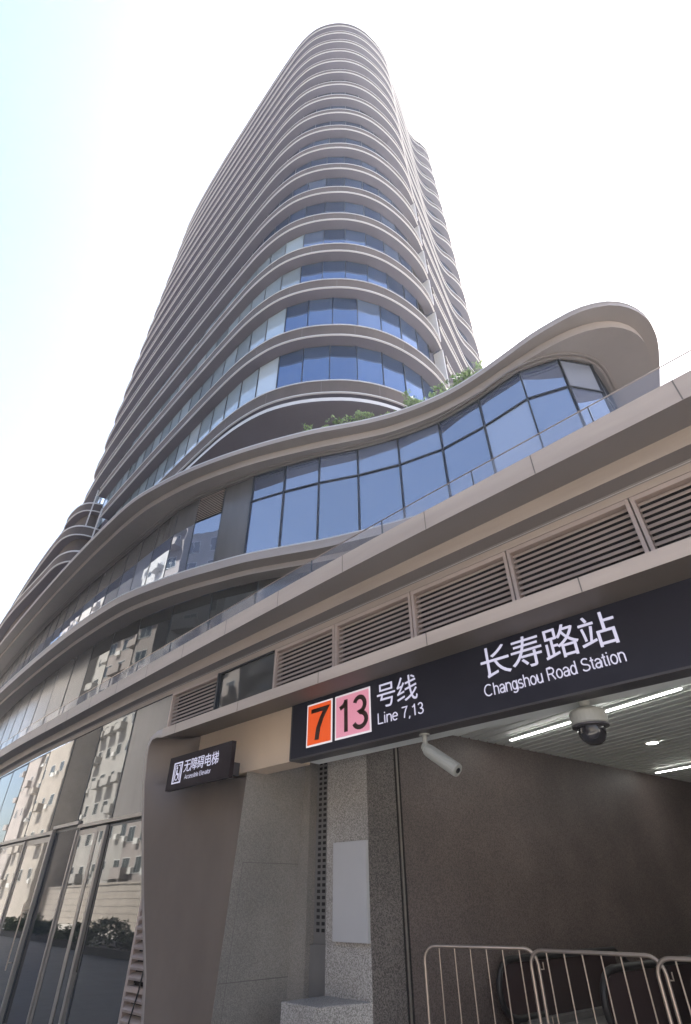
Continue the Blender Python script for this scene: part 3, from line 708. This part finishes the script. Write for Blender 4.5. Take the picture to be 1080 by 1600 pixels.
# ceiling of narrow slats running with the light lines
ud = Vector((cos(radians(-16.6)), sin(radians(-16.6)))); vd = Vector((-ud.y, ud.x))
b = MB()
k = 0
while k < 53:
    c = Vector((-5.6, 6.9))+vd*(k*.26)
    # start on the left wall line
    den = ud.x*wd.y-ud.y*wd.x; dd = P0-c; t = (dd.x*wd.y-dd.y*wd.x)/den
    s_ = c+ud*(t-.03); e_ = c+ud*14
    if e_.y < 6.2: e_ = s_+ud*max(.1, ((6.3-s_.y)/ud.y))
    b.wallbox(s_, e_, 4.125, 4.18, -.095, .095); k += 1
b.box(-6.9, 9, 6.4, 7.0, 4.19, 4.21); b.face([(-7, 6.4, 4.185), (9, 6.4, 4.185), (9, 21, 4.185), (-7, 21, 4.185)], 1)
b.build('ceiling', [M['ceiling'], M['perf']], st)
b = MB()
for k in range(6): b.box(-10.0, 9, 5.9+.3*k, 7.6 if k == 5 else 6.2+.3*k, GZ-.1, GZ+.158*(k+1))
b.box(-6.3, 9, 7.6, 21, GZ, 0.0)
b.build('steps', M['granite_w'], st)

# ---------------------------------------------------------------- station name sign
sg = thing('station_sign', 'long dark lit sign reading Changshou Road Station above the metro entrance', 'sign')
b = MB(); b.box(-6.90, XR, 5.78, 6.03, 3.36, 4.195); box_ = b.build('sign_box', M['sign'], sg)
b = MB(); b.box(-6.93, XR, 5.775, 6.035, 3.335, 3.36); b.box(-6.93, -6.9, 5.775, 6.035, 3.36, 4.195); b.build('casing', M['signbox'], sg)
def badge(x0, x1, z0, z1, m, num, nx0, nx1, nz, nh):
    b = MB(); b.box(x0, x1, 5.772, 5.779, z0, z1); o = b.build('line_badge', M['white_b'], sg)
    b = MB(); b.box(x0+.025, x1-.025, 5.768, 5.7715, z0+.025, z1-.025); b.build('badge_face', m, o)
    text('badge_number', num, nx0, nx1, nz, nh, 5.766, M['ink'], o, .14)
badge(-6.53, -5.95, 3.47, 4.115, M['orange'], '7', -6.45, -6.03, 3.55, .47)
badge(-5.885, -5.15, 3.475, 4.115, M['pink'], '13', -5.84, -5.18, 3.555, .47)
glyphs('character', '号线', -5.05, -4.29, 3.74, .35, 5.779, M['white_e'], sg, .002)
text('lettering', 'Line 7,13', -5.03, -4.20, 3.545, .15, 5.779, M['white_e'], sg)
glyphs('character', '长寿路站', -3.29, -1.56, 3.735, .385, 5.779, M['white_e'], sg, .002)
text('lettering', 'Changshou Road Station', -3.27, -1.56, 3.545, .145, 5.779, M['white_e'], sg)

# ---------------------------------------------------------------- accessible elevator sign
es = thing('elevator_sign', 'small dark lit accessible elevator sign box on the left leg of the portal', 'sign')
b = MB(); b.box(-9.55, -7.62, 5.13, 5.21, 3.12, 3.66); b.build('sign_box', M['esign'], es)
b = MB(); b.box(-9.0, -8.9, 5.21, 5.62, 3.3, 3.5); b.box(-8.4, -8.3, 5.21, 5.8, 3.3, 3.5); b.build('bracket', M['signbox'], es)
ey = 5.129
glyphs('character', '无障碍电梯', -9.03, -7.96, 3.35, .20, ey, M['white_e'], es, .003)
text('lettering', 'Accessible Elevator', -8.95, -8.15, 3.245, .07, ey, M['white_e'], es)
b = MB(); x0, x1, z0, z1 = -9.36, -9.08, 3.21, 3.55; w_ = .02; yb, yf = ey-.006, ey
b.box(x0, x1, yb, yf, z1-w_, z1); b.box(x0, x1, yb, yf, z0, z0+w_); b.box(x0, x0+w_, yb, yf, z0+w_, z1-w_); b.box(x1-w_, x1, yb, yf, z0+w_, z1-w_)
def disc(cx, cz, r, r0=0, n=16):
    for k in range(n):
        a_, c_ = 2*pi*k/n, 2*pi*(k+1)/n
        b.face([(cx+r0*cos(a_), yb, cz+r0*sin(a_)), (cx+r*cos(a_), yb, cz+r*sin(a_)), (cx+r*cos(c_), yb, cz+r*sin(c_)), (cx+r0*cos(c_), yb, cz+r0*sin(c_))])
cx = (x0+x1)/2
disc(cx-.02, 3.455, .022); b.box(cx-.033, cx-.007, yb, yf, 3.35, 3.425); b.box(cx-.007, cx+.04, yb, yf, 3.35, 3.37); b.box(cx+.03, cx+.05, yb, yf, 3.29, 3.35)
disc(cx-.005, 3.31, .055, .04); b.box(cx-.06, cx-.02, yb, yf, 3.49, 3.505); b.box(cx+.02, cx+.06, yb, yf, 3.49, 3.505)
b.box(x0+.05, x0+.06, yb, yf, z0+.04, z1-.04); b.box(x1-.06, x1-.05, yb, yf, z0+.04, z1-.04)
b.build('pictogram', M['white_e'], es)

# ---------------------------------------------------------------- blank white board on the pier
b = MB(); b.box(-7.09, -6.375, 6.93, 6.985, 1.07, 2.30); bd = b
wb = thing('notice_board', 'blank white upright board fixed to the speckled granite pier', 'board')
b.build('board', M['white'], wb); b = MB(); b.box(-7.0, -6.47, 6.985, 7.0, 1.2, 2.2); b.build('mounting', M['signbox'], wb)

# ---------------------------------------------------------------- security cameras
bc = thing('security_camera', 'white bullet security camera hanging under the left part of the sign', 'camera')
A = Vector((-4.36, 5.95, 3.34)); b = MB()
b.tube([A, A+Vector((0, 0, -.13))], .035, 10); b.lathe((A.x, A.y, 3.325), [(.001, .012), (.07, .01), (.07, -.012), (.001, -.014)], 16)
b.build('bracket', M['camwhite'], bc)
b = MB(); b.lathe((A.x, A.y, A.z-.17), [(.001, .06), (.045, .045), (.062, 0), (.045, -.045), (.001, -.06)], 14); b.build('joint', M['camwhite'], bc, True)
e0 = A+Vector((-.02, 0, -.17)); e1 = A+Vector((.44, .02, -.50)); dr = (e1-e0).normalized()
b = MB(); b.tube([e0+dr*.02, e0+dr*.05, e0+dr*.10, e1-dr*.03, e1], [.055, .075, .082, .085, .08], 18); body = b.build('body', M['camwhite'], bc)
b = MB(); b.tube([e1+dr*.002, e1+dr*.008], .034, 16); b.build('lens', M['dome'], bc)
dc = thing('security_camera', 'dome security camera with smoked glass bubble under the station name lettering', 'camera')
cx, cy = -2.27, 6.2
b = MB(); b.lathe((cx, cy, 3.37), [(.001, 0), (.06, 0), (.06, -.06), (.11, -.075), (.185, -.11), (.195, -.13), (.195, -.24), (.18, -.262), (.001, -.262)], 28); b.build('housing', M['camwhite'], dc)
b = MB(); b.lathe((cx, cy, 3.107), [(.14, 0), (.15, -.03), (.143, -.10), (.115, -.155), (.07, -.19), (.001, -.203)], 28); b.build('bubble', M['dome'], dc, True)
b = MB(); b.lathe((cx, cy, 3.115), [(.19, 0), (.197, -.004), (.197, -.022), (.15, -.03), (.14, -.01)], 28); b.build('collar', M['signbox'], dc)

# ---------------------------------------------------------------- ceiling lights
def strip(a_, c_, label):
    t = thing('strip_light', label, 'ceiling light', 'strip lights in the slatted ceiling')
    a_ = Vector(a_); c_ = Vector(c_); b = MB(); b.wallbox(a_, c_, 4.075, 4.11, -.034, .034); b.build('housing', M['ceiling'], t)
    b = MB(); b.wallbox(a_+(c_-a_)*.005, c_-(c_-a_)*.005, 4.062, 4.074, -.027, .027); b.build('diffuser', M['lamp'], t)
K = (4.07-1.6)/(3.43-1.6)
A1 = Vector((-3.94, 7.48))*K; A2 = A1+ud*3.62
strip(A1, A2, 'thin white strip light whose middle is hidden by the dome camera')
strip(A2+ud*.16, A2+ud*4, 'strip light continuing to the right of the one behind the dome camera')
B1 = Vector((-3.34, 11.72))*K; strip(B1, B1+ud*4, 'strip light far inside, low at the right edge of the ceiling')
dl = thing('downlight', 'small round recessed downlight shining between the strip lights', 'ceiling light')
p = Vector((-2.55, 9.26))*((4.11-1.6)/(3.45-1.6))
b = MB(); b.lathe((p.x, p.y, 4.115), [(.15, .01), (.15, -.012), (.115, -.012), (.115, .01)], 24); b.build('rim', M['ceiling'], dl)
b = MB(); b.lathe((p.x, p.y, 4.108), [(.001, 0), (.113, 0)], 24); b.build('diffuser', M['lamp'], dl)

# ---------------------------------------------------------------- crowd barriers
def barrier(a_, c_, label, nb, z1=1.05):
    a_ = Vector((*a_, 0)); c_ = Vector((*c_, 0)); d = (c_-a_); L = d.length; d.normalize()
    t = thing('crowd_barrier', label, 'barrier', 'tubular steel crowd barriers at the entrance', tuple(a_))
    R_ = .16
    def at_(x, z): return d*x+Vector((0, 0, z))
    pts = [at_(0, .02), at_(0, .5), at_(0, z1-R_)]+[at_(R_-R_*cos(q*pi/12), z1-R_+R_*sin(q*pi/12)) for q in range(1, 6)]+[at_(R_, z1)]
    pts += [at_(L*.5, z1), at_(L-R_, z1)]+[at_(L-R_+R_*sin(q*pi/12), z1-R_+R_*cos(q*pi/12)) for q in range(1, 6)]+[at_(L, z1-R_), at_(L, .02)]
    b = MB(); b.tube(pts, .021, 10); b.tube([at_(.02, .2), at_(L-.02, .2)], .016, 8); b.build('frame', M['steel'], t, True)
    for k in range(nb):
        x = L*(k+1)/(nb+1); b = MB(); b.tube([at_(x, .2), at_(x, z1-.005)], .0095, 8); b.build('bar', M['steel'], t, True)
    n_ = Vector((-d.y, d.x, 0))
    for x in (.12, L-.12):
        b = MB(); b.tube([at_(x, .2), at_(x, .06)+n_*.05, at_(x, .02)+n_*.25], .016, 6); b.tube([at_(x, .06)-n_*.05, at_(x, .02)-n_*.25], .016, 6); b.build('foot', M['steel'], t, True)
    b = MB()
    for z in (.35, .85): b.tube([at_(L+.02, z), at_(L+.06, z), at_(L+.06, z+.07)], .008, 6)
    b.build('hook', M['steel'], t, True)
barrier((-5.76, 7.40), (-4.36, 7.93), 'leftmost steel crowd barrier standing against the granite wall', 6)
barrier((-4.33, 7.70), (-2.80, 7.86), 'steel crowd barrier in the middle of the row across the entrance', 6)
barrier((-2.80, 7.62), (-1.30, 7.72), 'steel crowd barrier cut off by the right edge of the picture', 6)

# ---------------------------------------------------------------- escalators going down behind the barriers
def escalator(x, y, label):
    t = thing('escalator', label, 'escalator', 'escalators behind the barriers', (x, y, 0))
    d = Vector((wd.x, wd.y, 0)); n_ = Vector((wd.y, -wd.x, 0))
    for s_ in (0, 1.75):
        o = n_*s_; R_ = .34; H = .80
        path = [o+d*.95+Vector((0, 0, H-2*R_)), o+d*R_+Vector((0, 0, H-2*R_))]
        path += [o+d*(R_-R_*sin(q*pi/10))+Vector((0, 0, H-R_-R_*cos(q*pi/10))) for q in range(1, 10)]
        path += [o+d*R_+Vector((0, 0, H)), o+d*3.2+Vector((0, 0, H)), o+d*8.5+Vector((0, 0, H-3.0))]
        b = MB(); b.tube(path, .045, 8); b.build('handrail', M['rubber'], t, True)
        b = MB(); q0 = [p_ for p_ in path]
        b.face([tuple(p_) for p_ in path[1:-2]]+[tuple(o+d*3.2+Vector((0, 0, H-.02))), tuple(o+d*3.2+Vector((0, 0, .0))), tuple(o+d*.95)])
        b.build('balustrade', M['escpanel'], t)
        b = MB(); b.obox(o+d*1.9+Vector((0, 0, .05)), d*1.4, n_*.12, Vector((0, 0, .05))); b.build('skirt', M['perf'], t)
    b = MB(); b.obox(n_*.875+d*1.6+Vector((0, 0, .012)), d*1.6, n_*.72, Vector((0, 0, .012))); b.build('step_plate', M['perf'], t)
escalator(-5.72, 9.1, 'dark escalator newel seen through the left and middle barriers')
escalator(-3.1, 9.5, 'dark escalator newel seen through the right hand barrier')

# ---------------------------------------------------------------- the far side of the street (mirrored in the glass)
def block(x0, x1, y, z1, m, label, floors, cols, cornice=False, base=None):
    t = thing('apartment_block', label, 'building', None, ((x0+x1)/2, y, GZ))
    w = x1-x0; b = MB(); b.box(-w/2, w/2, -14, 0, 0, z1)
    if cornice:
        b.box(-w/2-.5, w/2+.5, -14.5, .5, z1, z1+.5); b.box(-w/2-.9, w/2+.9, -14.9, .9, z1+.5, z1+1.0); b.box(-w/2-.3, w/2+.3, -14.3, .3, z1-2.2, z1-1.8)
    b.build('wall', m, t)
    fh = (z1-4.5)/floors; cw = w/cols
    wm = MB(); wm.box(-.85, .85, .0, .05, 0, 1.6); wme = None
    for f in range(floors):
        for c in range(cols):
            x = -w/2+cw*(c+.5); z = 4.7+f*fh
            if wme is None:
                o = wm.build('window', M['winframe'], t); wme = o.data
                p_ = MB(); p_.box(-.78, -.03, .05, .06, .07, 1.53); p_.box(.03, .78, .05, .06, .07, 1.53); g = p_.build('pane', M['win'], o); gme = g.data
            else:
                o = bpy.data.objects.new('window', wme); COL.objects.link(o); o.parent = t
                g = bpy.data.objects.new('pane', gme); COL.objects.link(g); g.parent = o
            o.location = (x, 0, z)
    am = MB(); am.box(-.42, .42, 0, .34, 0, .6); am.lathe((0, 0, 0), [(.001, 0)], 3) if False else None
    bm_ = MB(); bm_.box(-1.3, 1.3, 0, 1.1, -.12, 0); bm_.box(-1.3, 1.3, 1.02, 1.1, 0, .95); bm_.box(-1.3, -1.22, 0, 1.02, 0, .95); bm_.box(1.22, 1.3, 0, 1.02, 0, .95)
    ame = bme = None
    for f in range(floors):
        for c in range(cols):
            x = -w/2+cw*(c+.5); z = 4.7+f*fh; r = random.random()
            if r < .42:
                if ame is None: o = am.build('ac_unit', M['acunit'], t); ame = o.data
                else: o = bpy.data.objects.new('ac_unit', ame); COL.objects.link(o); o.parent = t
                o.location = (x+random.choice((-1.35, 1.35)), .0, z-.3+random.uniform(-.3, .4))
            elif r < .72:
                if bme is None: o = bm_.build('balcony', m, t); bme = o.data
                else: o = bpy.data.objects.new('balcony', bme); COL.objects.link(o); o.parent = t
                o.location = (x, 0, z-.35)
    return t
block(-24, -6, -21, 20, M['stone_tan'], 'tan mid rise block with heavy cornice across the street', 5, 5, True)
block(-46, -25, -20, 36, M['stone_cream'], 'cream apartment block with balconies and air conditioners across the street', 11, 7)
block(-70, -47.5, -19, 48, M['stone_pink'], 'tall pinkish apartment block with balconies across the street', 14, 7)
block(-98, -71, -20, 60, M['stone_cream'], 'very tall cream apartment block farther left across the street', 14, 7)
block(-130, -100, -14.5, 84, M['stone_tan'], 'tan apartment tower next to the tallest one across the street', 16, 6)
block(-165, -133, -14.5, 96, M['stone_pink'], 'tallest pinkish apartment tower at the far left end across the street', 16, 6)
block(-4, 16, -24, 13, M['stone_tan'], 'low tan shop building opposite the entrance', 3, 5, True)
block(20, 44, -24, 18, M['stone_pink'], 'pinkish block to the right across the street', 5, 6)
wl_ = thing('stone_wall', 'long low tan stone wall with level joints along the far pavement', 'wall', None, (0, -17.2, GZ))
b = MB()
for k in range(6):
    b.box(-120, -30, -.3, 0, .02+k*.62, .60+k*.62)
b.box(-120, -30, -.28, -.02, 0, 3.7, 1); b.box(-120, -30, -.36, .08, 3.72, 3.9); b.build('wall', [M['stone_tan'], M['seam']], wl_)
hg = thing('hedge', 'added unseen hedge in a stone planter behind the camera, mirrored as a dark band', 'hedge', None, (-38, -3.9, GZ))  # added out of view so the door glass mirrors a dark band
b = MB(); b.box(-26, 26, -.35, .35, -.15, .35); b.build('planter', M['granite_w'], hg)
b = MB()
for _ in range(9000):
    p = Vector((random.uniform(-26, 26), random.gauss(0, .3), .35+1.25*random.random()**.7)); p.z = .35+(p.z-.35)*(.62+.25*sin(p.x*.9)+.2*sin(p.x*.31+1))
    u = Vector((random.gauss(0, 1), random.gauss(0, 1), random.gauss(0, .7))).normalized(); v = u.orthogonal().normalized(); L = random.uniform(.08, .17)
    b.face([p-u*L, p+v*L*.5, p+u*L, p-v*L*.5], random.choice((0, 1, 1)))
b.build('foliage', [M['leafa'], M['leafb']], hg)
def street_tree(x, y, label, h=5.5, r=1.9):
    t = thing('street_tree', label, 'tree', 'street trees on the far pavement', (x, y, GZ))
    b = MB(); b.tube([(0, 0, 0), (.05, 0, 1.4), (-.05, .05, 2.8), (0, 0, 3.8)], [.16, .13, .1, .06], 8)
    for k in range(6):
        a_ = k*1.05; b.tube([(0, 0, 2.5+k*.15), (cos(a_)*r*.5, sin(a_)*r*.5, 3.4+k*.15), (cos(a_)*r*.8, sin(a_)*r*.8, 4.2+k*.1)], [.07, .04, .015], 5)
    b.build('trunk', M['bark'], t)
    cl = [(random.gauss(0, r*.45), random.gauss(0, r*.45), random.uniform(3.0, h), random.uniform(.35, .7)) for _ in range(26)]
    b = MB()
    for _ in range(2600):
        cx, cy, cz, cr = random.choice(cl); p = Vector((cx+random.gauss(0, cr*.5), cy+random.gauss(0, cr*.5), cz+random.gauss(0, cr*.45)))
        u = Vector((random.gauss(0, 1), random.gauss(0, 1), random.gauss(0, .6))).normalized(); v = u.orthogonal().normalized(); L = random.uniform(.08, .16)
        b.face([p-u*L, p+v*L*.5, p+u*L, p-v*L*.5], random.choice((0, 1, 1)))
    b.build('crown', [M['leafa'], M['leafb']], t)
street_tree(-27, -14.5, 'round leafy street tree on the far pavement by the cream block')
street_tree(-38, -14.2, 'broad street tree on the far pavement between the two apartment blocks', 6.2, 2.3)
street_tree(-12, -14.6, 'smaller street tree on the far pavement before the tan block', 4.8, 1.6)

# ---------------------------------------------------------------- summer haze
hm = bpy.data.materials.new('haze_air'); hm.use_nodes = True; nt = hm.node_tree; nt.nodes.remove(nt.nodes['Principled BSDF'])
vol = nt.nodes.new('ShaderNodeVolumePrincipled'); vol.inputs['Color'].default_value = (.86, .90, 1, 1); vol.inputs['Density'].default_value = .0006; vol.inputs['Anisotropy'].default_value = .2
nt.links.new(vol.outputs['Volume'], nt.nodes['Material Output'].inputs['Volume'])
b = MB(); b.box(-290, 290, -290, 290, GZ-1.4, 104); hz = tag(b.build('haze', hm), kind='stuff')
